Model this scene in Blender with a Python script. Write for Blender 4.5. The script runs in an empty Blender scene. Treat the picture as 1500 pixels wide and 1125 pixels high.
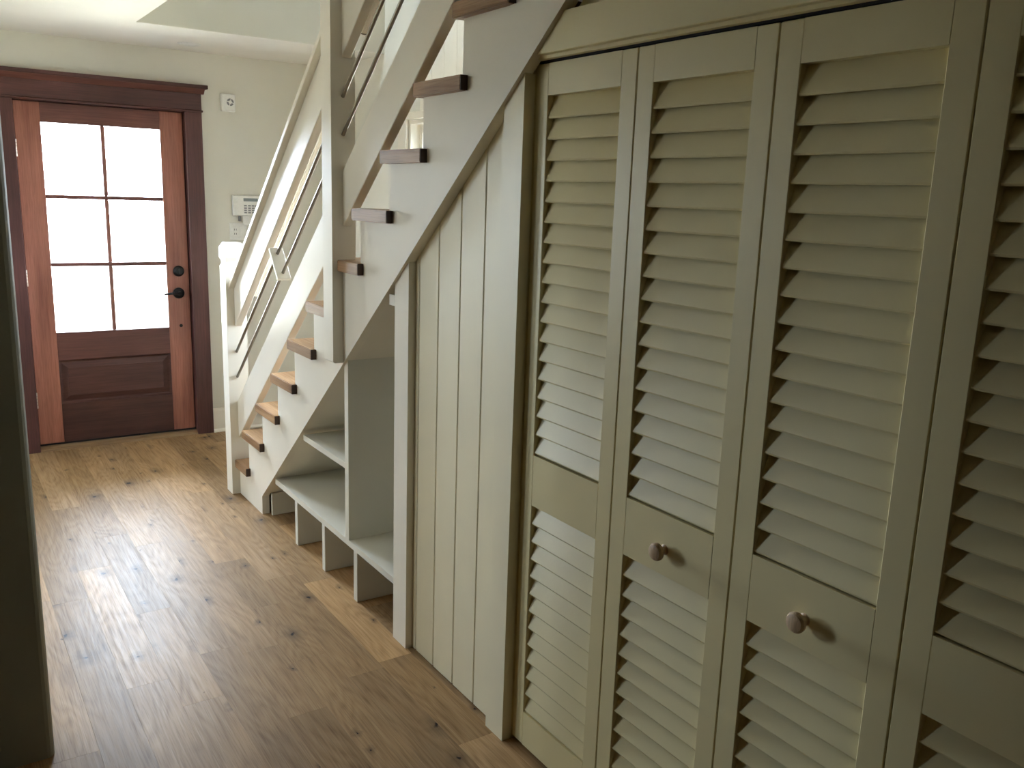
import bpy, bmesh, math, random
from mathutils import Matrix, Vector
random.seed(7)
scene = bpy.context.scene
COL = scene.collection

# ------------------------------------------------------------------ camera
def rot_world(pitch, roll, yaw):
    cz, sz = math.cos(yaw), math.sin(yaw)
    cx, sx = math.cos(pitch), math.sin(pitch)
    cy, sy = math.cos(roll), math.sin(roll)
    Y = Matrix(((cz, -sz, 0), (sz, cz, 0), (0, 0, 1)))
    P = Matrix(((1, 0, 0), (0, cx, -sx), (0, sx, cx)))
    R = Matrix(((cy, 0, sy), (0, 1, 0), (-sy, 0, cy)))
    return Y @ P @ R                       # columns: right, forward, up
m3 = rot_world(-0.211158, -0.034314, -0.594994)
right, fwd, up = m3.col[0], m3.col[1], m3.col[2]
cam_data = bpy.data.cameras.new('camera')
cam = bpy.data.objects.new('camera', cam_data)
COL.objects.link(cam)
mw = Matrix.Identity(4)
for r in range(3):
    mw[r][0], mw[r][1], mw[r][2] = right[r], up[r], -fwd[r]
mw.translation = (-1.395, 0.0, 1.690)
cam.matrix_world = mw
cam_data.sensor_width = 36.0
cam_data.sensor_fit = 'HORIZONTAL'
cam_data.lens = 1283.68 / 1500 * 36.0
cam_data.clip_start = 0.05
scene.camera = cam

# ------------------------------------------------------------------ world, light, exposure
SKY = 12.0
world = bpy.data.worlds.new('overcast_sky')
scene.world = world
world.use_nodes = True
bg = world.node_tree.nodes['Background']
bg.inputs[0].default_value = (0.71, 0.84, 1.0, 1)
bg.inputs[1].default_value = SKY
vs = scene.view_settings
vs.view_transform = 'Standard'
vs.look = 'None'
vs.gamma = 1
vs.use_curve_mapping = False
vs.exposure = 2.25
scene.cycles.max_bounces = 14
scene.cycles.diffuse_bounces = 7
scene.cycles.glossy_bounces = 4
scene.cycles.transparent_max_bounces = 12
scene.cycles.caustics_reflective = True
scene.cycles.sample_clamp_indirect = 8.0

def portal(name, loc, rot, sx, sy):
    l = bpy.data.lights.new(name, 'AREA')
    l.shape = 'RECTANGLE'
    l.size, l.size_y = sx, sy
    l.cycles.is_portal = True
    o = bpy.data.objects.new(name, l)
    COL.objects.link(o)
    o.location = loc
    o.rotation_euler = rot
    return o
# area lights point along their local -Z
H = math.pi / 2
portal('door_daylight', (-0.388, 6.30, 1.39), (-H, 0, 0), 0.72, 1.32)
portal('stair_window_daylight', (1.32, 4.40, 1.58), (0, H, 0), 1.06, 1.00)
portal('front_fill_daylight', (-3.18, 6.25, 1.50), (-H, 0, 0), 0.65, 1.1)  # sky through an unseen window added to light the closet
portal('side_fill_daylight', (-3.98, 4.95, 1.55), (0, -H, 0), 0.9, 0.45)  # sky through an unseen window added to brighten the stairs
portal('upstairs_fill_daylight', (-2.75, 4.90, 3.65), (0, -H, 0), 0.7, 0.55)  # sky through an unseen upstairs opening added for fill

# ------------------------------------------------------------------ materials
MATS = {}
class NT:
    def __init__(s, name):
        s.m = bpy.data.materials.new(name)
        s.m.use_nodes = True
        s.t = s.m.node_tree
        s.b = s.t.nodes['Principled BSDF']
        MATS[name] = s.m
    def n(s, typ, **kw):
        nd = s.t.nodes.new(typ)
        for k, v in kw.items():
            if k == 'inp':
                for a, b in v.items():
                    nd.inputs[a].default_value = b
            else:
                setattr(nd, k, v)
        return nd
    def l(s, a, b):
        s.t.links.new(a, b)
    def math(s, op, a, b=None, clamp=False):
        nd = s.n('ShaderNodeMath', operation=op, use_clamp=clamp)
        for i, v in enumerate((a, b)):
            if v is None:
                continue
            if isinstance(v, (int, float)):
                nd.inputs[i].default_value = v
            else:
                s.l(v, nd.inputs[i])
        return nd.outputs[0]
    def ramp(s, fac, stops):
        r = s.n('ShaderNodeValToRGB')
        e = r.color_ramp.elements
        while len(e) < len(stops):
            e.new(0.5)
        for el, (p, c) in zip(e, stops):
            el.position = p
            el.color = (c[0], c[1], c[2], 1) if isinstance(c, tuple) else (c, c, c, 1)
        s.l(fac, r.inputs[0])
        return r.outputs[0]
    def mix(s, typ, fac, a, b):
        nd = s.n('ShaderNodeMix', data_type='RGBA', blend_type=typ)
        for i, v in ((0, fac), (6, a), (7, b)):
            if isinstance(v, (int, float)):
                nd.inputs[i].default_value = v
            elif isinstance(v, tuple):
                nd.inputs[i].default_value = (v[0], v[1], v[2], 1)
            else:
                s.l(v, nd.inputs[i])
        return nd.outputs[2]

def paint(name, col, rough, bump=0.0, spec=0.5, var=0.03):
    s = NT(name)
    tc = s.n('ShaderNodeTexCoord')
    nz = s.n('ShaderNodeTexNoise', inp={'Scale': 3.0, 'Detail': 3.0})
    s.l(tc.outputs['Object'], nz.inputs['Vector'])
    lo = tuple(c * (1 - var) for c in col)
    hi = tuple(min(1, c * (1 + var)) for c in col)
    s.l(s.ramp(nz.outputs[0], [(0.3, lo), (0.7, hi)]), s.b.inputs['Base Color'])
    s.b.inputs['Roughness'].default_value = rough
    s.b.inputs['Specular IOR Level'].default_value = spec
    if bump:
        n2 = s.n('ShaderNodeTexNoise', inp={'Scale': 220.0, 'Detail': 2.0})
        s.l(tc.outputs['Object'], n2.inputs['Vector'])
        bp = s.n('ShaderNodeBump', inp={'Strength': bump, 'Distance': 0.002})
        s.l(n2.outputs[0], bp.inputs['Height'])
        s.l(bp.outputs[0], s.b.inputs['Normal'])
    return s.m

def plain(name, col, rough, metal=0.0, spec=0.5):
    s = NT(name)
    tc = s.n('ShaderNodeTexCoord')
    nz = s.n('ShaderNodeTexNoise', inp={'Scale': 60.0, 'Detail': 2.0})
    s.l(tc.outputs['Object'], nz.inputs['Vector'])
    s.l(s.ramp(nz.outputs[0], [(0.2, tuple(c * 0.94 for c in col)), (0.8, tuple(min(1, c * 1.05) for c in col))]), s.b.inputs['Base Color'])
    s.b.inputs['Roughness'].default_value = rough
    s.b.inputs['Metallic'].default_value = metal
    s.b.inputs['Specular IOR Level'].default_value = spec
    return s.m

def wood(name, dark, mid, light, axis, rough, ring=7.0, fine=1.0, knots=False, spec=0.5, coat=0.0, bump=0.22, contrast=1.0):
    s = NT(name)
    tc = s.n('ShaderNodeTexCoord')
    oi = s.n('ShaderNodeObjectInfo')
    off = s.n('ShaderNodeVectorMath', operation='SCALE')
    cmb = s.n('ShaderNodeCombineXYZ')
    s.l(oi.outputs['Random'], cmb.inputs[0])
    s.l(s.math('MULTIPLY', oi.outputs['Random'], 3.7), cmb.inputs[1])
    s.l(s.math('MULTIPLY', oi.outputs['Random'], 7.3), cmb.inputs[2])
    s.l(cmb.outputs[0], off.inputs[0])
    off.inputs[3].default_value = 23.0
    add = s.n('ShaderNodeVectorMath', operation='ADD')
    s.l(tc.outputs['Object'], add.inputs[0])
    s.l(off.outputs[0], add.inputs[1])
    P = add.outputs[0]
    def mapped(across, along):
        mp = s.n('ShaderNodeMapping')
        sc = [across] * 3
        sc['XYZ'.index(axis)] = along
        mp.inputs['Scale'].default_value = sc
        s.l(P, mp.inputs[0])
        return mp.outputs[0]
    big = s.n('ShaderNodeTexNoise', inp={'Scale': 1.0, 'Detail': 2.0, 'Roughness': 0.45})
    s.l(mapped(5.0, 0.9), big.inputs['Vector'])
    rings = s.math('PINGPONG', s.math('MULTIPLY', big.outputs[0], ring * 2), 1.0)
    st = s.n('ShaderNodeTexNoise', inp={'Scale': 1.0, 'Detail': 4.0, 'Roughness': 0.6})
    s.l(mapped(95.0, 3.2), st.inputs['Vector'])
    pore = s.n('ShaderNodeTexNoise', inp={'Scale': 1.0, 'Detail': 2.0})
    s.l(mapped(330.0, 9.0), pore.inputs['Vector'])
    ra = 0.34 if ring < 15 else 0.2
    f = s.math('ADD', s.math('MULTIPLY', rings, ra), s.math('MULTIPLY', st.outputs[0], (1.06 - ra) * fine))
    colr = s.ramp(f, [(0.24, dark), (0.52, mid), (0.85, light)])
    tone = s.n('ShaderNodeTexNoise', inp={'Scale': 1.0, 'Detail': 2.0})
    s.l(mapped(7.0, 2.2), tone.inputs['Vector'])
    colr = s.mix('MULTIPLY', 0.8, colr, s.ramp(tone.outputs[0], [(0.3, 0.74), (0.66, 1.0)]))
    colr = s.mix('MULTIPLY', 0.35, colr, s.ramp(pore.outputs[0], [(0.36, 0.45), (0.5, 1.0)]))
    colr = s.mix('MULTIPLY', 1.0, colr, oi.outputs['Color'])
    if knots:
        vo = s.n('ShaderNodeTexVoronoi', voronoi_dimensions='2D', inp={'Scale': 1.0, 'Randomness': 1.0})
        mp = s.n('ShaderNodeMapping')
        sc = [5.6] * 3
        sc['XYZ'.index(axis)] = 3.4
        mp.inputs['Scale'].default_value = sc
        wob = s.n('ShaderNodeTexNoise', inp={'Scale': 26.0, 'Detail': 2.0})
        s.l(P, wob.inputs['Vector'])
        wv = s.n('ShaderNodeVectorMath', operation='SCALE')
        s.l(wob.outputs['Color'], wv.inputs[0])
        wv.inputs[3].default_value = 0.045
        wa = s.n('ShaderNodeVectorMath', operation='ADD')
        s.l(P, wa.inputs[0])
        s.l(wv.outputs[0], wa.inputs[1])
        s.l(wa.outputs[0], mp.inputs[0])
        s.l(mp.outputs[0], vo.inputs['Vector'])
        sep = s.n('ShaderNodeSeparateColor')
        s.l(vo.outputs['Color'], sep.inputs[0])
        # size of each knot: most cells have none
        size = s.math('MULTIPLY', s.math('SUBTRACT', sep.outputs[0], 0.40, True), 0.14)
        core = s.math('DIVIDE', vo.outputs['Distance'], s.math('ADD', size, 0.0005))
        colr = s.mix('MIX', s.math('MULTIPLY', s.ramp(s.math('MULTIPLY', core, 0.25), [(0.2, 1.0), (0.95, 0.0)]), 0.6), colr, (0.10, 0.062, 0.035))
        colr = s.mix('MIX', s.ramp(core, [(0.35, 1.0), (0.75, 0.0)]), colr, (0.018, 0.012, 0.009))
    s.l(colr, s.b.inputs['Base Color'])
    s.l(s.ramp(st.outputs[0], [(0.3, min(1, rough * 1.18)), (0.7, rough * 0.9)]), s.b.inputs['Roughness'])
    s.b.inputs['Specular IOR Level'].default_value = spec
    s.b.inputs['Coat Weight'].default_value = coat
    s.b.inputs['Coat Roughness'].default_value = rough * 0.8
    bp = s.n('ShaderNodeBump', inp={'Strength': bump, 'Distance': 0.0012})
    s.l(s.math('ADD', s.math('MULTIPLY', rings, 0.5), pore.outputs[0]), bp.inputs['Height'])
    s.l(bp.outputs[0], s.b.inputs['Normal'])
    return s.m

TRIM = paint('trim_paint', (0.81, 0.76, 0.65), 0.28, 0.02, 0.13)
CLOSET = paint('closet_paint', (0.79, 0.69, 0.385), 0.42, 0.03)
WALL = paint('wall_paint', (0.73, 0.705, 0.61), 0.55, 0.06)
CEIL = paint('ceiling_paint', (0.84, 0.81, 0.74), 0.7, 0.05)
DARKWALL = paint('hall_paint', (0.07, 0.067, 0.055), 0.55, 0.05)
BOARD = paint('boarding_paint', (0.79, 0.715, 0.50), 0.42, 0.03)
SHADEWALL = paint('shaded_wall_paint', (0.34, 0.345, 0.31), 0.5, 0.05)  # wall paint darkened to stand in for shade
CUBBY = paint('cubby_paint', (0.70, 0.675, 0.58), 0.38, 0.03)
OAK = wood('oak_floor', (0.31, 0.18, 0.078), (0.45, 0.28, 0.135), (0.54, 0.36, 0.19), 'Y', 0.40, 20.0, 1.0, True, 0.095, 0.0, 0.08)
TREADW = wood('oak_tread', (0.26, 0.14, 0.068), (0.40, 0.235, 0.12), (0.49, 0.315, 0.175), 'Y', 0.36, 5.0, 1.0, False, 0.14)
TREADX = wood('oak_tread_board', (0.26, 0.14, 0.068), (0.40, 0.235, 0.12), (0.49, 0.315, 0.175), 'X', 0.36, 5.0, 1.0, False, 0.14)
MAHV = wood('mahogany_upright', (0.24, 0.08, 0.05), (0.39, 0.15, 0.10), (0.50, 0.21, 0.145), 'Z', 0.38, 3.0, 1.0)  # stile colour lifted to stand in for glare from the panes
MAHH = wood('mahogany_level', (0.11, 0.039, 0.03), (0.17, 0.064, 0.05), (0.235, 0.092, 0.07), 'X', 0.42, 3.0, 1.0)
CASV = wood('dark_casing_upright', (0.07, 0.026, 0.022), (0.11, 0.042, 0.036), (0.16, 0.06, 0.052), 'Z', 0.42, 3.0, 1.0)
CASH = wood('dark_casing_level', (0.07, 0.026, 0.022), (0.11, 0.042, 0.036), (0.16, 0.06, 0.052), 'X', 0.42, 3.0, 1.0)
KNOBW = wood('pale_knob_wood', (0.50, 0.34, 0.19), (0.62, 0.44, 0.265), (0.70, 0.52, 0.33), 'Z', 0.45, 4.0, 0.9)
SHADED_END = plain('shaded_tread_end', (0.06, 0.032, 0.02), 0.6)  # shade painted on as thin dark sheets over the tread ends
SILLW = wood('threshold_oak', (0.20, 0.12, 0.06), (0.33, 0.21, 0.11), (0.42, 0.29, 0.16), 'X', 0.4, 4.0, 1.0)
NICKEL = plain('brushed_nickel', (0.27, 0.25, 0.215), 0.3, 1.0)
BLACK = plain('black_hardware', (0.018, 0.018, 0.02), 0.38, 0.6)
BRASS = plain('pale_hinge', (0.75, 0.66, 0.55), 0.35, 0.6)
PLASTIC = plain('white_plastic', (0.80, 0.79, 0.74), 0.4)
GREY = plain('grey_plastic', (0.22, 0.22, 0.22), 0.45)
LCD = plain('lcd_grey', (0.24, 0.27, 0.28), 0.2)
DARK = plain('dark_recess', (0.015, 0.014, 0.012), 0.8)
CONCRETE = paint('dry_ground', (0.40, 0.36, 0.27), 0.9, 0.0)
g = NT('window_glass')
tr = g.n('ShaderNodeBsdfTransparent')
gl = g.n('ShaderNodeBsdfGlossy', inp={'Roughness': 0.02})
fr = g.n('ShaderNodeFresnel', inp={'IOR': 1.45})
mx = g.n('ShaderNodeMixShader')
g.l(fr.outputs[0], mx.inputs[0])
g.l(tr.outputs[0], mx.inputs[1])
g.l(gl.outputs[0], mx.inputs[2])
g.l(mx.outputs[0], g.t.nodes['Material Output'].inputs[0])
GLASS = g.m

# ------------------------------------------------------------------ helpers
def link(name, me, mat, parent=None, loc=(0, 0, 0), smooth=False):
    o = bpy.data.objects.new(name, me)
    COL.objects.link(o)
    if mat and not me.materials:
        me.materials.append(mat)
    if smooth:
        for p in me.polygons:
            p.use_smooth = True
    if parent:
        o.parent = parent
        w = Vector(loc)
        q = parent
        while q:
            w -= q.location
            q = q.parent
        o.location = w
    else:
        o.location = loc
    return o

def from_bm(name, bm, mat, parent=None, smooth=False, center=True, angle=None):
    bm.normal_update()
    bmesh.ops.recalc_face_normals(bm, faces=bm.faces)
    c = Vector((0, 0, 0))
    if center:
        lo = Vector((min(v.co[i] for v in bm.verts) for i in range(3)))
        hi = Vector((max(v.co[i] for v in bm.verts) for i in range(3)))
        c = (lo + hi) / 2
        bmesh.ops.translate(bm, verts=bm.verts, vec=-c)
    me = bpy.data.meshes.new(name)
    bm.to_mesh(me)
    bm.free()
    return link(name, me, mat, parent, c, smooth)

def add_box(bm, x0, x1, y0, y1, z0, z1, bev=0.0):
    r = bmesh.ops.create_cube(bm, size=1.0)
    vs_ = r['verts']
    for v in vs_:
        v.co = Vector(((x0 + x1) / 2 + v.co.x * (x1 - x0), (y0 + y1) / 2 + v.co.y * (y1 - y0), (z0 + z1) / 2 + v.co.z * (z1 - z0)))
    if bev:
        es = list({e for v in vs_ for e in v.link_edges})
        bmesh.ops.bevel(bm, geom=es, offset=bev, segments=1, affect='EDGES')

def box(name, x0, x1, y0, y1, z0, z1, mat, parent=None, bev=0.0):
    bm = bmesh.new()
    add_box(bm, x0, x1, y0, y1, z0, z1, bev)
    return from_bm(name, bm, mat, parent)

def add_prism(bm, pts, axis, a, b):
    """polygon extruded along axis; pts are the two other coordinates in xyz order"""
    def mk(p, t):
        if axis == 'X':
            return (t, p[0], p[1])
        if axis == 'Y':
            return (p[0], t, p[1])
        return (p[0], p[1], t)
    A = [bm.verts.new(mk(p, a)) for p in pts]
    B = [bm.verts.new(mk(p, b)) for p in pts]
    n = len(pts)
    bm.faces.new(A)
    bm.faces.new(list(reversed(B)))
    for i in range(n):
        bm.faces.new((A[i], B[i], B[(i + 1) % n], A[(i + 1) % n]))

def prism(name, pts, axis, a, b, mat, parent=None, bev=0.0):
    bm = bmesh.new()
    add_prism(bm, pts, axis, a, b)
    if bev:
        bmesh.ops.recalc_face_normals(bm, faces=bm.faces)
        bmesh.ops.bevel(bm, geom=list(bm.edges), offset=bev, segments=1, affect='EDGES', clamp_overlap=True)
    return from_bm(name, bm, mat, parent)

def add_tube(bm, p, q, r, seg=16, r2=None):
    p, q = Vector(p), Vector(q)
    d = q - p
    res = bmesh.ops.create_cone(bm, cap_ends=True, segments=seg, radius1=r, radius2=r if r2 is None else r2, depth=d.length)
    mt = Matrix.Translation((p + q) / 2) @ d.to_track_quat('Z', 'Y').to_matrix().to_4x4()
    bmesh.ops.transform(bm, matrix=mt, verts=res['verts'])

def smooth_by_angle(o, deg=40):
    me = o.data
    for p in me.polygons:
        p.use_smooth = True
    bm = bmesh.new()
    bm.from_mesh(me)
    for e in bm.edges:
        if len(e.link_faces) == 2 and e.calc_face_angle(0) > math.radians(deg):
            e.smooth = False
    bm.to_mesh(me)
    bm.free()

def tube(name, p, q, r, mat, parent=None, seg=16):
    bm = bmesh.new()
    add_tube(bm, p, q, r, seg)
    o = from_bm(name, bm, mat, parent)
    smooth_by_angle(o)
    return o

def lathe(name, prof, origin, axis, mat, parent=None, seg=24):
    """prof: list of (radius, distance along axis)"""
    bm = bmesh.new()
    q = Vector(axis).to_track_quat('Z', 'Y').to_matrix()
    rings = []
    for r, h in prof:
        if r < 1e-6:
            rings.append([bm.verts.new(q @ Vector((0, 0, h)) + Vector(origin))])
        else:
            rings.append([bm.verts.new(q @ Vector((r * math.cos(2 * math.pi * i / seg), r * math.sin(2 * math.pi * i / seg), h)) + Vector(origin)) for i in range(seg)])
    for a, b in zip(rings, rings[1:]):
        for i in range(seg):
            j = (i + 1) % seg
            if len(a) == 1 and len(b) > 1:
                bm.faces.new((a[0], b[i], b[j]))
            elif len(b) == 1 and len(a) > 1:
                bm.faces.new((a[i], b[0], a[j]))
            elif len(a) > 1:
                bm.faces.new((a[i], b[i], b[j], a[j]))
    o = from_bm(name, bm, mat, parent)
    smooth_by_angle(o, 35)
    return o

def empty(name, loc, parent=None):
    o = bpy.data.objects.new(name, None)
    COL.objects.link(o)
    o.empty_display_size = 0.1
    o.parent = parent
    o.location = Vector(loc) - (parent.location if parent else Vector())
    return o

def thing(o, label, cat, group=None):
    o['label'] = label
    o['category'] = cat
    if group:
        o['group'] = group
    return o

def struct(o, label, cat):
    o['kind'] = 'structure'
    return thing(o, label, cat)

def tone(o, t, tint=(1, 1, 1)):
    o.color = (t * tint[0], t * tint[1], t * tint[2], 1)
    return o

# ------------------------------------------------------------------ key dimensions
YW = 6.09            # far wall face
CZ = 2.526           # ceiling height
XR = 1.112           # wall beyond the stairs
SL = 0.831           # slope of the stairs

# ------------------------------------------------------------------ floor
fl = struct(box('floor', -3.9, XR, -6.5, 6.30, -0.10, -0.016, OAK), 'knotty oak plank floor running down the hallway to the front door', 'floor')
PW = 0.1355
fixed = {0: [6.6, 5.45, 4.7, 2.99, 2.51, 1.6], 1: [6.3, 5.2, 4.55, 3.84, 3.32, 2.84, 1.9],
         2: [6.4, 4.86, 3.56, 2.64, 1.7], -1: [6.3, 4.22, 3.06, 2.1], -2: [6.5, 4.41, 3.5, 2.75, 1.6], -3: [6.4, 4.92, 4.05, 2.95, 2.2], -4: [6.2, 5.3, 3.75, 2.4]}
tones = {(1, 3): 0.72, (1, 5): 0.8, (0, 3): 0.85, (-1, 2): 0.78, (2, 2): 0.8, (0, 4): 0.66}
def plank(x0, x1, y0, y1, t, tint):
    bm = bmesh.new()
    add_box(bm, x0, x1, y0, y1, -0.0158, 0.0)
    es = [e for e in bm.edges if all(v.co.z > -0.001 for v in e.verts)]
    bmesh.ops.bevel(bm, geom=es, offset=0.0004, segments=1, affect='EDGES')
    tone(from_bm('plank', bm, OAK, fl), t, tint)
for ci in range(-9, 7):
    x0 = -0.535 + PW * ci
    ys = fixed.get(ci)
    if not ys:
        y = 6.13 + random.random() * 0.5
        ys = [y]
        while y > -0.6:
            y -= random.uniform(0.45, 1.25)
            ys.append(y)
    else:
        ys = list(ys)
        while ys[-1] > -0.6:
            ys.append(ys[-1] - random.uniform(0.5, 1.2))
    for k in range(len(ys) - 1):
        y1, y0 = min(ys[k], 6.13), ys[k + 1]
        if y1 <= y0 + 0.02:
            continue
        t = tones.get((ci, k), random.choice((random.uniform(0.66, 0.82), random.uniform(0.88, 1.12), random.uniform(0.9, 1.1))))
        w = random.uniform(-0.05, 0.05)
        plank(x0, x0 + PW, y0, y1, t, (1 + w * 0.4, 1.0, 1 - w))

# ------------------------------------------------------------------ shell: walls and ceilings
def wall_with_holes(name, axis, a, b, u0, u1, z0, z1, holes, mat, parent=None):
    """wall slab between a and b on axis, spanning u0..u1; holes (u0,u1,z0,z1) sorted along u"""
    bm = bmesh.new()
    def put(p0, p1, q0, q1):
        if p1 - p0 < 1e-5 or q1 - q0 < 1e-5:
            return
        if axis == 'X':
            add_box(bm, a, b, p0, p1, q0, q1)
        else:
            add_box(bm, p0, p1, a, b, q0, q1)
    cur = u0
    for h in sorted(holes):
        put(cur, h[0], z0, z1)
        put(h[0], h[1], z0, h[2])
        put(h[0], h[1], h[3], z1)
        cur = h[1]
    put(cur, u1, z0, z1)
    return from_bm(name, bm, mat, parent)

struct(wall_with_holes('wall_far', 'Y', YW, YW + 0.17, -4.0, XR + 0.15, -0.1, CZ, [(-3.50, -2.85, 0.95, 2.05), (-0.895, 0.125, -0.1, 2.165)], WALL),
       'beige front wall around the wooden entry door', 'wall')
WY0, WY1, WZ0, WZ1 = 3.90, 4.90, 1.05, 2.11
struct(wall_with_holes('wall_right', 'X', XR, XR + 0.15, -6.65, YW, -0.1, 5.2, [(WY0, WY1, WZ0, WZ1)], WALL),
       'pale wall on the far side of the staircase', 'wall')
# wall end at the left edge of the frame, shade put into its colour, with a rounded corner
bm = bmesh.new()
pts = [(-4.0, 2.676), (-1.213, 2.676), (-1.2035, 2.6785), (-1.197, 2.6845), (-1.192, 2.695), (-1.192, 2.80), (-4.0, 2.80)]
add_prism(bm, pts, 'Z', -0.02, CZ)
struct(from_bm('wall_left', bm, SHADEWALL), 'wall end painted dark for shade, with a rounded corner at the left edge', 'wall')
struct(wall_with_holes('wall_side_room', 'X', -4.0, -3.85, 2.8, YW, -0.1, CZ, [(4.725, 5.175, 1.1, 2.0)], WALL),
       'wall of the side room out of view to the left', 'wall')
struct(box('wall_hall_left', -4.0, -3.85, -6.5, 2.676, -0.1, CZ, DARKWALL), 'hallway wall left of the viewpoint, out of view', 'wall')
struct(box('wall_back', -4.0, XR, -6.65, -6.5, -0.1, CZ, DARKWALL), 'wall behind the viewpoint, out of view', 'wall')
# ceiling with the stair opening
OX, OY0, OY1 = -0.335, 1.40, 5.243
bm = bmesh.new()
add_box(bm, -4.0, OX, -6.65, YW + 0.17, CZ, 2.83)
add_box(bm, OX, XR, OY1, YW + 0.17, CZ, 2.83)
add_box(bm, OX, XR, -6.65, OY0, CZ, 2.83)
add_box(bm, OX, -0.075, OY0, 3.10, CZ, 2.83)  # unseen strip added to block upstairs light from the closet doors
struct(from_bm('ceiling', bm, CEIL), 'off-white entry ceiling with a stairwell opening', 'ceiling')
struct(box('wall_stairwell', -2.6, XR, OY1 - 0.004, OY1 + 0.12, CZ + 0.002, 5.2, WALL), 'shaded stairwell wall rising above the entry ceiling', 'wall')
struct(wall_with_holes('wall_upstairs_left', 'X', -2.75, -2.6, -2.65, OY1 + 0.12, 2.83, 5.2, [(4.62, 5.17, 3.3, 4.0)], WALL), 'upstairs wall with an added fill-light opening, out of view', 'wall')
struct(box('wall_upstairs_back', -2.75, XR, -2.8, -2.65, 2.83, 5.2, WALL), 'upstairs back wall, out of view', 'wall')
struct(box('ceiling_upstairs', -2.75, XR + 0.15, -2.8, OY1 + 0.12, 5.2, 5.3, CEIL), 'upstairs ceiling, out of view', 'ceiling')
struct(box('ground', -60, 60, -60, 60, -0.45, -0.30, CONCRETE), 'pale ground outside the house, out of view', 'ground')

# baseboard on the far wall
bm = bmesh.new()
prof = [(YW, 0.0), (YW - 0.03, 0.0), (YW - 0.03, 0.008), (YW - 0.016, 0.022), (YW - 0.016, 0.150), (YW - 0.010, 0.166), (YW, 0.168)]
add_prism(bm, prof, 'X', 0.206, XR)
struct(from_bm('baseboard_far', bm, TRIM), 'tall white baseboard on the front wall beside the door casing', 'baseboard')

# ------------------------------------------------------------------ entry door
D0 = 6.13            # inner face of the door leaf
D1 = 6.175
DX0, DX1, DZ0, DZ1 = -0.866, 0.095, 0.036, 2.146
GX0, GX1, GZ0, GZ1 = -0.727, -0.046, 0.750, 2.031
door = struct(empty('door_1', (-0.385, 6.15, 0)), 'mahogany entry door with six bright glass panes above one wooden panel', 'door')
def dpart(name, x0, x1, z0, z1, mat, y0=D0, y1=D1, bev=0.002, t=1.0, parent=None):
    return tone(box(name, x0, x1, y0, y1, z0, z1, mat, parent or door, bev), t)
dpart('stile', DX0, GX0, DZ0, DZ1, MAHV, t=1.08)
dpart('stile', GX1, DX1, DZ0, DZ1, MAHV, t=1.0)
dpart('rail', GX0, GX1, GZ1, DZ1, MAHH, t=1.05)  # rail tones fall downwards: pane glare put into the wood colour
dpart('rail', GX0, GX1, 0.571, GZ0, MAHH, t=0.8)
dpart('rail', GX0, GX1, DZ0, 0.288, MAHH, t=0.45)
MX = -0.385
mz = [GZ0, 1.176, 1.592, GZ1]
for k in (1, 2):
    dpart('muntin', GX0, GX1, mz[k] - 0.012, mz[k] + 0.012, MAHH, D0 + 0.006, D1 - 0.006, 0.005, 1.25)  # tone raised to paint in bloom from the panes
for k in range(3):
    za = mz[k] + (0.012 if k else 0)
    zb = mz[k + 1] - (0.012 if k < 2 else 0)
    dpart('muntin', MX - 0.012, MX + 0.012, za, zb, MAHV, D0 + 0.006, D1 - 0.006, 0.005, 0.85)
    for xa, xb in ((GX0, MX - 0.012), (MX + 0.012, GX1)):
        dpart('pane', xa, xb, za, zb, GLASS, 6.150, 6.155, 0)
# raised panel
bm = bmesh.new()
x0, x1, z0, z1 = GX0, GX1, 0.288, 0.571
ringsp = [(0.0, D0 + 0.004), (0.008, D0 + 0.016), (0.016, D0 + 0.018), (0.048, D0 + 0.007), (0.052, D0 + 0.004)]
loops = []
for i, y in ringsp:
    loops.append([bm.verts.new(p) for p in ((x0 + i, y, z0 + i), (x1 - i, y, z0 + i), (x1 - i, y, z1 - i), (x0 + i, y, z1 - i))])
back = [bm.verts.new(p) for p in ((x0, D1 - 0.006, z0), (x1, D1 - 0.006, z0), (x1, D1 - 0.006, z1), (x0, D1 - 0.006, z1))]
loops.insert(0, back)
for a, b in zip(loops, loops[1:]):
    for i in range(4):
        bm.faces.new((a[i], a[(i + 1) % 4], b[(i + 1) % 4], b[i]))
bm.faces.new(loops[-1])
bm.faces.new(list(reversed(back)))
tone(from_bm('raised_panel', bm, MAHH, door), 0.6)  # darkened with the lower rails, below the painted pane glare
# hardware
db = lathe('deadbolt', [(0, 0.022), (0.022, 0.022), (0.027, 0.018), (0.034, 0.012), (0.036, 0.006), (0.036, 0)], (0.030, D0 - 0.0, 1.125), (0, -1, 0), BLACK, door)
box('thumb_turn', 0.026, 0.034, D0 - 0.038, D0 - 0.022, 1.108, 1.142, BLACK, db, 0.002)
kn = lathe('door_handle', [(0, 0.050), (0.012, 0.050), (0.013, 0.02), (0.030, 0.016), (0.036, 0.010), (0.037, 0.004), (0.037, 0)], (0.024, D0, 0.978), (0, -1, 0), BLACK, door)
bm = bmesh.new()
add_tube(bm, (0.030, D0 - 0.047, 0.978), (-0.030, D0 - 0.050, 0.981), 0.009, 12, 0.008)
add_tube(bm, (-0.030, D0 - 0.050, 0.981), (-0.078, D0 - 0.046, 0.976), 0.008, 12, 0.006)
lv = from_bm('lever', bm, BLACK, kn)
smooth_by_angle(lv)
lathe('strike_plug', [(0, 0.003), (0.010, 0.003), (0.011, 0)], (0.031, D0, 0.757), (0, -1, 0), DARK, door, 14)
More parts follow.
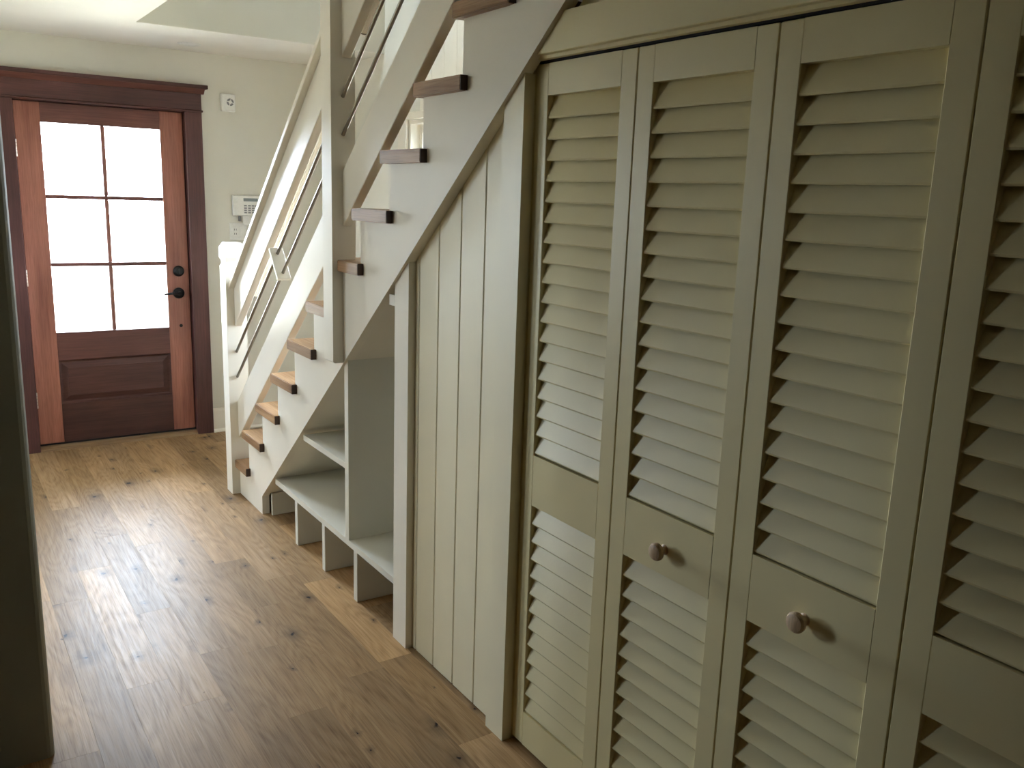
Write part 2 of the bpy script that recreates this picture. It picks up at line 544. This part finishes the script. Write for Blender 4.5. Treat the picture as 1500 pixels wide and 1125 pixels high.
for hz in (1.872, 1.098, 0.326):
    h = tube('hinge', (DX0 - 0.004, D0 - 0.006, hz - 0.05), (DX0 - 0.004, D0 - 0.006, hz + 0.05), 0.009, BRASS, door, 12)
    for k in range(1, 5):
        zz = hz - 0.05 + 0.02 * k
        tube('knuckle_groove', (DX0 - 0.004, D0 - 0.006, zz - 0.0008), (DX0 - 0.004, D0 - 0.006, zz + 0.0008), 0.0094, BLACK, h, 12)

# casing round the door
tm = struct(empty('trim_1', (-0.385, 6.075, 0)), 'dark reddish-brown wooden casing with a stepped cap around the entry door', 'door casing')
CX0, CX1 = -0.980, 0.205
box('side_casing', 0.098, CX1, 6.066, YW, 0.0, 2.152, CASV, tm, 0.003)
box('side_casing', CX0, -0.872, 6.066, YW, 0.0, 2.152, CASV, tm, 0.003)
box('bead', CX0 - 0.008, CX1 + 0.008, 6.058, YW, 2.152, 2.166, CASH, tm, 0.004)
tone(box('head_casing', CX0, CX1, 6.066, YW, 2.166, 2.266, CASH, tm, 0.002), 1.0)
tone(prism('crown', [(6.066, 2.266), (6.036, 2.296), (YW, 2.296), (YW, 2.266)], 'X', CX0 - 0.012, CX1 + 0.018, MAHH, tm), 1.1)
tone(box('cap', CX0 - 0.03, CX1 + 0.036, 6.026, YW, 2.296, 2.320, CASH, tm, 0.003), 0.75)
# jamb
box('jamb', DX1 + 0.006, 0.125, YW, 6.26, 0.0, 2.165, CASV, tm, 0.0)
box('jamb', -0.895, DX0 - 0.006, YW, 6.26, 0.0, 2.165, CASV, tm, 0.0)
box('head_jamb', DX0 - 0.006, DX1 + 0.006, YW, 6.26, DZ1 + 0.004, 2.165, CASH, tm, 0.0)
box('stop', DX1 - 0.012, DX1 + 0.006, D1 + 0.002, D1 + 0.03, 0.036, DZ1, CASV, tm, 0.0)
box('stop', DX0 - 0.006, DX0 + 0.012, D1 + 0.002, D1 + 0.03, 0.036, DZ1, CASV, tm, 0.0)
box('head_stop', DX0 - 0.006, DX1 + 0.006, D1 + 0.002, D1 + 0.03, DZ1 - 0.012, DZ1 + 0.004, CASH, tm, 0.0)
th = struct(empty('trim_2', (-0.385, 6.12, 0)), 'oak threshold strip under the entry door', 'threshold')
prism('sill_board', [(6.072, 0.0), (6.074, 0.010), (6.10, 0.022), (6.26, 0.030), (6.26, 0.0)], 'X', DX0 - 0.006, DX1 + 0.006, SILLW, th)
box('weather_strip', DX0 - 0.006, DX1 + 0.006, 6.134, 6.172, 0.024, 0.0358, DARK, th, 0.0)

# ------------------------------------------------------------------ window in the stair wall
win = struct(empty('window_1', (XR, 4.56, 1.15)), 'white framed window in the wall beyond the stairs, glimpsed between two treads', 'window')
def wp(name, x0, x1, y0, y1, z0, z1, mat=TRIM, bev=0.002):
    return box(name, x0, x1, y0, y1, z0, z1, mat, win, bev)
wp('side_casing', XR - 0.02, XR, WY1 + 0.004, WY1 + 0.11, WZ0, WZ1 + 0.006)
wp('side_casing', XR - 0.02, XR, WY0 - 0.11, WY0 - 0.004, WZ0, WZ1 + 0.006)
wp('head_casing', XR - 0.024, XR, WY0 - 0.12, WY1 + 0.12, WZ1 + 0.006, WZ1 + 0.046)
wp('sill', XR - 0.05, XR + 0.10, WY0 - 0.13, WY1 + 0.13, WZ0 - 0.03, WZ0)
for a, b in ((WY0, WY0 + 0.02), (WY1 - 0.02, WY1)):
    wp('jamb', XR + 0.0, XR + 0.14, a, b, WZ0, WZ1)
wp('head_jamb', XR + 0.0, XR + 0.14, WY0 + 0.02, WY1 - 0.02, WZ1 - 0.02, WZ1)
for a, b in ((WY0 + 0.02, WY0 + 0.06), (WY1 - 0.06, WY1 - 0.02)):
    wp('sash_stile', XR + 0.06, XR + 0.10, a, b, WZ0, WZ1 - 0.02)
YM = (WY0 + WY1) / 2
wp('mullion', XR + 0.02, XR + 0.12, YM - 0.03, YM + 0.03, WZ0, WZ1 - 0.02)
for a, b in ((WY0 + 0.06, YM - 0.03), (YM + 0.03, WY1 - 0.06)):
    wp('sash_rail', XR + 0.06, XR + 0.10, a, b, WZ1 - 0.065, WZ1 - 0.02)
    wp('meeting_rail', XR + 0.06, XR + 0.10, a, b, 1.56, 1.60)
    wp('sash_rail', XR + 0.06, XR + 0.10, a, b, WZ0, WZ0 + 0.05)
    wp('pane', XR + 0.078, XR + 0.082, a, b, WZ0 + 0.05, 1.56, GLASS, 0)
    wp('pane', XR + 0.078, XR + 0.082, a, b, 1.60, WZ1 - 0.065, GLASS, 0)

# unseen window added for fill light, left of the door beyond the wall end
w2 = struct(empty('fill_window_front', (-3.10, YW, 0.95)), 'added fill-light window left of the entry door, out of view', 'window')
for a, b in ((-3.50, -3.46), (-2.89, -2.85)):
    box('sash_stile', a, b, YW + 0.06, YW + 0.11, 0.95, 2.05, TRIM, w2, 0.002)
for a, b in ((0.95, 1.00), (1.48, 1.52), (2.01, 2.05)):
    box('sash_rail', -3.46, -2.89, YW + 0.06, YW + 0.11, a, b, TRIM, w2, 0.002)
for a, b in ((1.00, 1.48), (1.52, 2.01)):
    box('pane', -3.46, -2.89, YW + 0.083, YW + 0.087, a, b, GLASS, w2)

w3 = struct(empty('fill_window_side', (-3.92, 4.95, 1.1)), 'added fill-light window in the side room wall, out of view', 'window')  # unseen, added for fill on the stringer and stair wall
for a, b in ((4.725, 4.765), (5.135, 5.175)):
    box('sash_stile', -3.95, -3.90, a, b, 1.1, 2.0, TRIM, w3, 0.002)
for a, b in ((1.1, 1.15), (1.53, 1.57), (1.95, 2.0)):
    box('sash_rail', -3.95, -3.90, 4.765, 5.135, a, b, TRIM, w3, 0.002)
for a, b in ((1.15, 1.53), (1.57, 1.95)):
    box('pane', -3.927, -3.923, 4.765, 5.135, a, b, GLASS, w3)

# grooved boards on the stair wall
pn = struct(empty('wall_panelling', (XR, 3.7, 2.1)), 'pale vertical grooved boarding on the stair wall above the window', 'wall panelling')
def groove_board(name, parent, xf, xb, y0, y1, z0, z1, mat, v=0.005):
    """board facing -X with chamfered long edges"""
    pts = [(xb, y0), (xf + v, y0), (xf, y0 + v), (xf, y1 - v), (xf + v, y1), (xb, y1)]
    bm = bmesh.new()
    add_prism(bm, pts, 'Z', z0, z1)
    return from_bm(name, bm, mat, parent)
for k in range(12):
    y1 = 4.745 - 0.14 * k
    groove_board('board', pn, XR - 0.012, XR, y1 - 0.14, y1, WZ1 + 0.048 if y1 > 3.77 else 1.2, 2.60, TRIM, 0.003)
box('ledge', XR - 0.02, XR, 4.745 - 0.14 * 12, 4.745, 2.60, 2.625, TRIM, pn, 0.002)

# ------------------------------------------------------------------ staircase
NT_ = 13
def tz(k): return 0.200 + 0.2037 * k
def tb(k): return 4.5426 - 0.2456 * k
def tf(k): return tb(k) + 0.3004
def rz(k): return 4.5604 - 0.2446 * (k - 1) if k > 0 else 4.738
TT = 0.0446
stair = thing(empty('staircase', (0.5, 4.7, 0)), 'white painted staircase with oak treads rising towards the viewer', 'staircase')
SX0, SX1 = -0.012, 0.026
SC = 3.7184
pts = [(4.738, 0.0), (4.355, 0.0), (4.355, SC - SL * 4.355), (1.42, SC - SL * 1.42)]
top = []
for k in range(NT_):
    top.append((rz(k), tz(k) - TT))
    top.append((rz(k + 1), tz(k) - TT))
top = [p for p in top if p[0] > 1.42] + [(1.42, tz(12) - TT)]
pts = pts + list(reversed(top))
prism('stringer', pts, 'X', SX0, SX1, TRIM, stair, 0.0)
PY0, PY1 = 3.262, 3.357          # support post
NX0, NX1, NY0, NY1 = -0.055, 0.053, 4.740, 4.840   # newel
for k in range(NT_):
    y0, y1 = rz(k + 1), tf(k)
    z0, z1 = tz(k) - TT, tz(k)
    bm = bmesh.new()
    if k == 0:
        body = [(SX0, y0), (XR - 0.014, y0), (XR - 0.014, y1), (NX1, y1), (NX1, NY0), (SX0, NY0)]
    else:
        body = [(SX0, y0), (XR - 0.014, y0), (XR - 0.014, y1), (SX0, y1)]
    a, b = tb(k), y1
    if k == 0: b = NY0
    if k == 6: b = PY0
    if k == 5: a = PY1
    body = body + [(-0.037, b if k != 0 else NY0), (-0.037, a), (SX0, a)]
    # clean the outline into one polygon
    if k == 0:
        body = [(-0.037, a), (SX0, a), (SX0, y0), (XR - 0.014, y0), (XR - 0.014, y1), (NX1, y1), (NX1, NY0), (-0.037, NY0)]
    elif k == 6:
        body = [(-0.037, a), (SX0, a), (SX0, y0), (XR - 0.014, y0), (XR - 0.014, y1), (0.0425, y1), (0.0425, PY0), (-0.037, PY0)]
    elif k == 5:
        body = [(-0.037, a), (0.0425, a), (0.0425, y0), (XR - 0.014, y0), (XR - 0.014, y1), (-0.037, y1)]
    else:
        body = [(-0.037, a), (SX0, a), (SX0, y0), (XR - 0.014, y0), (XR - 0.014, y1), (-0.037, y1)]
    add_prism(bm, body, 'Z', z0, z1)
    bmesh.ops.recalc_face_normals(bm, faces=bm.faces)
    bmesh.ops.bevel(bm, geom=list(bm.edges), offset=0.003, segments=2, affect='EDGES', clamp_overlap=True)
    t = from_bm('tread', bm, TREADW, stair)
    tone(t, random.uniform(0.92, 1.05))
    if k != 5:
        box('end_shade', -0.0365, SX0 - 0.0005, a - 0.0025, a - 0.0002, z0 + 0.0008, z1 - 0.0008, SHADED_END, t)['label'] = 'end face of the tread return, darkened to paint its shade'
    zb = tz(k - 1) if k else 0.0
    ra = rz(k) if k else 4.80
    box('riser', SX1 if k else NX1, XR - 0.014, ra - 0.018, ra, zb, z0, TRIM, stair, 0.0)
# plastered underside
for ya, yb, xa in ((4.33, 2.149, SX1), (2.149, 1.42, 0.125)):
    prism('soffit', [(ya, SC - SL * ya), (ya, SC - SL * ya + 0.012), (yb, SC - SL * yb + 0.012), (yb, SC - SL * yb)], 'X', xa, XR - 0.014, TRIM, stair)

# ------------------------------------------------------------------ railing
rail = thing(empty('stair_railing', (0.0, 4.79, 0)), 'white stair railing with square newel, sloping boards and thin metal rods', 'railing')
# newel with chamfered cap block
def square_stack(name, cx, cy, hx, hy, prof, mat, parent):
    bm = bmesh.new()
    loops = []
    for z, d in prof:
        loops.append([bm.verts.new((cx + sx * (hx - d), cy + sy * (hy - d), z)) for sx, sy in ((-1, -1), (1, -1), (1, 1), (-1, 1))])
    for a, b in zip(loops, loops[1:]):
        for i in range(4):
            bm.faces.new((a[i], a[(i + 1) % 4], b[(i + 1) % 4], b[i]))
    bm.faces.new(list(reversed(loops[0])))
    bm.faces.new(loops[-1])
    return from_bm(name, bm, mat, parent)
square_stack('newel_post', (NX0 + NX1) / 2, (NY0 + NY1) / 2, (NX1 - NX0) / 2, (NY1 - NY0) / 2,
             [(0, 0), (1.268, 0.0), (1.282, 0.007), (1.298, 0.007), (1.318, -0.002), (1.368, -0.002), (1.396, 0.014), (1.398, 0.016)], TRIM, rail)
# support post lapped over the stringer
bm = bmesh.new()
lap = tz(6) + 0.0005
add_prism(bm, [(-0.0566, 1.016), (-0.050, 1.009), (-0.0125, 1.009), (-0.0125, lap), (0.0420, lap), (0.0420, 3.75), (-0.0566, 3.75)], 'Y', PY0, PY1)
bmesh.ops.recalc_face_normals(bm, faces=bm.faces)
from_bm('support_post', bm, TRIM, rail)
def slope_board(name, c0, c1, ya, yb, x0, x1, mat=TRIM, bev=0.0025):
    pts = [(ya, c0 - SL * ya), (yb, c0 - SL * yb), (yb, c1 - SL * yb), (ya, c1 - SL * ya)]
    return prism(name, pts, 'X', x0, x1, mat, rail, bev)
RX0, RX1 = -0.012, 0.026
RX = -0.008
for ya, yb in ((NY0, PY1), (PY0, 1.50)):
    slope_board('lower_board', 4.2627, 4.4729, ya, yb, RX0, RX1)
    slope_board('upper_board', 4.8873, 5.0925, ya, yb, RX0, RX1)
    slope_board('rail_cap', 5.0925, 5.1230, ya, yb, RX0 - 0.028, RX1 + 0.028)
    for c in (4.7485, 4.6087):
        tube('rod', (RX, ya, c - SL * ya), (RX, yb, c - SL * yb), 0.0072, NICKEL, rail, 14)
        for (yy, s) in ((ya, -1), (yb, 1)):
            pass
# spacer plate threaded on the rods
u = Vector((0, -1, SL)).normalized()
w = Vector((0, SL, 1)).normalized()
def spacer(yc):
    c = Vector((RX, yc, (4.7485 + 4.6087) / 2 - SL * yc))
    bm = bmesh.new()
    add_box(bm, -0.032, 0.032, -0.008, 0.008, -0.088, 0.088, 0.002)
    mt = Matrix.Translation(c) @ Matrix(((1, 0, 0), (0, u.y, w.y), (0, u.z, w.z))).to_4x4()
    bmesh.ops.transform(bm, matrix=mt, verts=bm.verts)
    from_bm('rod_spacer', bm, TRIM, rail)
spacer(4.012)
spacer(2.30)
# round inner handrail in two lengths
HX, HC = 0.090, 5.043
for ya, yb in ((4.70, 3.42), (3.30, 1.55)):
    hr = tube('handrail', (HX, ya, HC - SL * ya), (HX, yb, HC - SL * yb), 0.031, TRIM, rail, 20)
    e = Vector((HX, ya, HC - SL * ya))
    tube('end_cap', e - u * 0.006, e, 0.0313, NICKEL, hr, 20)
    for yy in (ya - 0.25, yb + 0.3):
        z = HC - SL * yy
        tube('bracket', (RX1, yy, z - 0.02), (HX, yy, z - 0.02), 0.007, NICKEL, hr, 10)

# ------------------------------------------------------------------ built-in storage under the stairs
def ucl(y): return SC - SL * y          # stair underside height
BX = 0.40
cub = thing(empty('storage_bench', (0.2, 3.5, 0)), 'white built-in bench with shoe cubbies and shelves under the stairs', 'bench')
def cpart(name, x0, x1, y0, y1, z0, z1, bev=0.0015):
    return box(name, x0, x1, y0, y1, z0, z1, CUBBY, cub, bev)
bm = bmesh.new()
add_prism(bm, [(0.0, 2.826), (BX, 2.826), (BX, 4.33), (SX1 + 0.001, 4.33), (SX1 + 0.001, 4.172), (0.0, 4.172)], 'Z', 0.221, 0.2475)
bmesh.ops.recalc_face_normals(bm, faces=bm.faces)
from_bm('seat', bm, CUBBY, cub)
for ya, yb in ((3.862, 3.894), (3.517, 3.549), (3.164, 3.200)):
    cpart('divider', 0.0, BX, ya, yb, 0.0, 0.221)
cpart('end_panel', SX1 + 0.001, BX, 4.312, 4.330, 0.0, 0.119)
prism('tall_divider', [(3.247, 0.2475), (3.284, 0.2475), (3.284, ucl(3.284)), (3.247, ucl(3.247))], 'X', 0.0, BX, CUBBY, cub)
bm = bmesh.new()
ys_ = (SC - 0.581) / SL
add_prism(bm, [(0.0, 3.284), (BX, 3.284), (BX, ys_ - 0.01), (SX1 + 0.001, ys_ - 0.01), (SX1 + 0.001, ys_ - 0.012), (0.0, ys_ - 0.012)], 'Z', 0.555, 0.581)
bmesh.ops.recalc_face_normals(bm, faces=bm.faces)
from_bm('shelf', bm, CUBBY, cub)
prism('back_panel', [(2.72, 0.0), (4.35, 0.0), (4.35, ucl(4.35)), (2.72, ucl(2.72))], 'X', BX, BX + 0.015, CUBBY, cub)
prism('side_panel', [(2.72, 0.0), (2.745, 0.0), (2.745, ucl(2.745)), (2.72, ucl(2.72))], 'X', 0.046, BX, CUBBY, cub)
prism('front_post', [(2.72, 0.0), (2.826, 0.0), (2.826, ucl(2.826) - 0.0005), (2.72, ucl(2.72) - 0.0005)], 'X', 0.0, 0.045, TRIM, cub)
cpart('top_cleat', 0.0, 0.045, 2.826, 2.8715, 1.290, 1.330)

# ------------------------------------------------------------------ vertical boarding beside the closet
vb = struct(empty('wall_boarding', (0.03, 2.43, 0)), 'cream vertical grooved boards under the stairs between bench post and closet', 'wall panelling')
gr = [2.7195, 2.690, 2.555, 2.414, 2.273, 2.149]
for a, b in zip(gr, gr[1:]):
    v = 0.0045
    bm = bmesh.new()
    pts = [(0.045, b), (0.027 + v, b), (0.027, b + v), (0.027, a - v), (0.027 + v, a), (0.045, a)]
    add_prism(bm, pts, 'Z', 0.004, 1.0)
    for vv in bm.verts:
        if vv.co.z > 0.5:
            vv.co.z = ucl(vv.co.y) - 0.0005
    from_bm('board', bm, BOARD, vb)
box('backing', 0.0455, 0.055, 2.149, 2.7195, 0.0, 1.40, DARK, vb)

# ------------------------------------------------------------------ closet casing
cc = struct(empty('trim_3', (0.02, 1.2, 0)), 'cream casing and jamb framing the louvered closet doors', 'closet casing')
JY = 2.050
prism('side_casing', [(JY, 0.0), (2.148, 0.0), (2.148, ucl(2.148) - 0.0005), (JY, min(2.052, ucl(JY)))], 'X', 0.0, 0.034, BOARD, cc)
bm = bmesh.new()
add_box(bm, 0.0345, 0.12, JY, 2.10, 0.0, 2.05)
from_bm('jamb', bm, CLOSET, cc)
ytop = (SC - 2.150) / SL
prism('head_casing', [(-0.9, 2.055), (JY - 0.051, 2.055), (ytop - 0.002, 2.150), (-0.9, 2.150)], 'X', 0.0, 0.034, CLOSET, cc, 0.0015)
box('head_stop', 0.016, 0.0335, -0.9, JY - 0.001, 2.0455, 2.0545, CLOSET, cc, 0.0)
box('track', 0.040, 0.075, -0.9, JY - 0.001, 2.042, 2.054, DARK, cc, 0.0)
box('head_jamb', 0.0345, 0.12, -0.9, JY - 0.001, 2.0545, 2.09, CLOSET, cc, 0.0)
# plain wall above the closet, below the stairs
bm = bmesh.new()
add_prism(bm, [(-6.5, 2.0905), (1.955, 2.0905), (1.431, CZ), (-6.5, CZ)], 'X', 0.0345, 0.10)
struct(from_bm('wall_closet_head', bm, CLOSET), 'cream wall strip above the closet header', 'wall')
struct(box('wall_closet_end', 0.0, 0.10, -6.5, -0.9, 0.0, 2.09, CLOSET), 'hallway wall beside the closet, out of view', 'wall')
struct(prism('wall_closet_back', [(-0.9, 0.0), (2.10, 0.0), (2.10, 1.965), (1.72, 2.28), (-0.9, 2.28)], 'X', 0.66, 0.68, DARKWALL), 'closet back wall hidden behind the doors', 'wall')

# ------------------------------------------------------------------ louvered door leaves
LX0, LX1 = 0.035, 0.066
LW = 0.4075
ST = 0.056
Z = dict(b=0.014, l0=0.126, l1=0.802, u0=0.955, u1=1.956, t=2.038)
def slat_mesh(w):
    """thin slat, lower edge forward; origin at its lower front edge centre"""
    bm = bmesh.new()
    pts = [(0.0, 0.0), (0.0015, -0.004), (0.006, -0.0045), (0.0235, 0.0505), (0.0235, 0.056), (0.0195, 0.056)]
    add_prism(bm, pts, 'Y', -w / 2, w / 2)
    bmesh.ops.recalc_face_normals(bm, faces=bm.faces)
    me = bpy.data.meshes.new('slat')
    bm.to_mesh(me)
    bm.free()
    me.materials.append(CLOSET)
    return me
SLAT = slat_mesh(LW - 2 * ST)
def make_leaf(y1):
    """leaf whose far edge is at y1"""
    y0 = y1 - LW
    yc = (y0 + y1) / 2
    root = empty('louvered_leaf', (0.05, yc, 0.0))
    bx = lambda n, a, b, c, d: box(n, LX0, LX1, a, b, c, d, CLOSET, root, 0.0018 if n == 'stile' else 0.0)
    bx('stile', y0, y0 + ST, Z['b'], Z['t'])
    bx('stile', y1 - ST, y1, Z['b'], Z['t'])
    bx('rail', y0 + ST, y1 - ST, Z['b'], Z['l0'])
    bx('rail', y0 + ST, y1 - ST, Z['l1'], Z['u0'])
    bx('rail', y0 + ST, y1 - ST, Z['u1'], Z['t'])
    for (za, zb, n, first) in ((Z['u0'], Z['u1'], 18, 0.009), (Z['l0'], Z['l1'], 12, 0.007)):
        pitch = (zb - za - first) / n
        for k in range(n):
            o = link('slat', SLAT, None, root, (LX0 + 0.0035, yc, za + first + pitch * k))
    return root
leaf_labels = ['louvered closet door leaf next to the grooved boards, without a knob',
               'louvered closet door leaf with a wooden knob, second from the grooved boards',
               'louvered closet door leaf with a wooden knob, nearest knob to the viewer',
               'louvered closet door leaf cut off by the right edge of the frame']
proto = make_leaf(2.0445)
leaves = [proto]
for k in range(1, 4):
    r = proto.copy()
    COL.objects.link(r)
    r.location = proto.location + Vector((0, -0.4105 * k, 0))
    for ch in list(proto.children):
        c = ch.copy()
        COL.objects.link(c)
        c.parent = r
    leaves.append(r)
for r, lab in zip(leaves, leaf_labels):
    thing(r, lab, 'closet door', 'louvered closet doors')
for k, ky in ((1, 1.432), (2, 1.022)):
    kb = lathe('knob', [(0, 0.038), (0.011, 0.0375), (0.0185, 0.035), (0.0222, 0.029), (0.0215, 0.022), (0.014, 0.014), (0.0095, 0.008), (0.0095, 0.003), (0.013, 0.0)], (LX0, ky, 0.868), (-1, 0, 0), KNOBW, leaves[k])
    kb['label'] = 'round unpainted wooden knob'

# ------------------------------------------------------------------ small fittings on the front wall
# siren box
det = thing(empty('alarm_sounder', (0.378, YW, 2.17)), 'small white wall sounder with a round grille beside the door casing top', 'alarm sounder')
box('housing', 0.332, 0.424, YW - 0.036, YW, 2.172, 2.284, PLASTIC, det, 0.006)
gc = Vector((0.388, YW - 0.036, 2.231))
gr_ = lathe('grille', [(0, 0.0008), (0.0235, 0.0008), (0.0235, 0.0)], gc, (0, -1, 0), GREY, det, 28)
lathe('grille_hub', [(0, 0.002), (0.011, 0.002), (0.011, 0)], gc + Vector((0, -0.0008, 0)), (0, -1, 0), PLASTIC, gr_, 20)
for a in (0.25, 1.82, 3.39, 4.96):
    bm = bmesh.new()
    add_box(bm, 0.008, 0.025, -0.0026, -0.0009, -0.0022, 0.0022)
    bmesh.ops.rotate(bm, verts=bm.verts, matrix=Matrix.Rotation(a, 3, 'Y'))
    bmesh.ops.translate(bm, verts=bm.verts, vec=gc)
    from_bm('grille_spoke', bm, PLASTIC, gr_)
# key pad
kp = thing(empty('alarm_keypad', (0.47, YW, 1.5)), 'off-white alarm keypad with grey display above the switch plate', 'keypad')
box('housing', 0.386, 0.570, YW - 0.030, YW, 1.497, 1.634, PLASTIC, kp, 0.005)
box('display', 0.458, 0.556, YW - 0.0315, YW - 0.030, 1.594, 1.615, LCD, kp, 0.0)
for cx in (0.470, 0.497, 0.522, 0.546):
    for cz in (1.565, 1.549, 1.534, 1.519):
        box('key', cx - 0.009, cx + 0.009, YW - 0.0325, YW - 0.030, cz - 0.0045, cz + 0.0045, GREY, kp, 0.0)
lathe('button', [(0, 0.002), (0.008, 0.002), (0.009, 0)], (0.414, YW - 0.030, 1.605), (0, -1, 0), PLASTIC, kp, 16)
lathe('indicator', [(0, 0.002), (0.004, 0.0015), (0.005, 0)], (0.419, YW - 0.030, 1.546), (0, -1, 0), PLASTIC, kp, 12)
prism('flip_cover', [(YW - 0.030, 1.497), (YW - 0.034, 1.497), (YW - 0.046, 1.436), (YW - 0.042, 1.435)], 'X', 0.448, 0.555, PLASTIC, kp)
box('cover_hinge', 0.426, 0.437, YW - 0.026, YW - 0.006, 1.460, 1.497, GREY, kp, 0.001)
# switch plate
sp = thing(empty('switch_plate', (0.43, YW, 1.34)), 'white switch plate with outlet below the alarm keypad', 'switch plate')
box('plate', 0.366, 0.484, YW - 0.006, YW, 1.334, 1.450, PLASTIC, sp, 0.002)
ot = box('outlet', 0.386, 0.420, YW - 0.009, YW - 0.006, 1.358, 1.426, PLASTIC, sp, 0.001)
for cz in (1.404, 1.376):
    for cx in (0.397, 0.409):
        box('slot', cx - 0.0015, cx + 0.0015, YW - 0.0095, YW - 0.009, cz - 0.006, cz + 0.006, DARK, ot, 0)
box('rocker', 0.432, 0.466, YW - 0.010, YW - 0.006, 1.358, 1.426, PLASTIC, sp, 0.001)
# recessed ceiling light
cl = thing(empty('recessed_light', (0.073, 5.778, CZ)), 'round recessed downlight in the strip of ceiling above the door', 'ceiling light')
lathe('trim_ring', [(0.052, -0.002), (0.052, 0.002), (0.060, 0.006), (0.068, 0.003), (0.070, 0.0)], (0.073, 5.778, CZ), (0, 0, -1), PLASTIC, cl, 32)
lathe('lens', [(0, 0.0015), (0.0515, 0.0015), (0.0515, 0.0)], (0.073, 5.778, CZ), (0, 0, -1), PLASTIC, cl, 32)
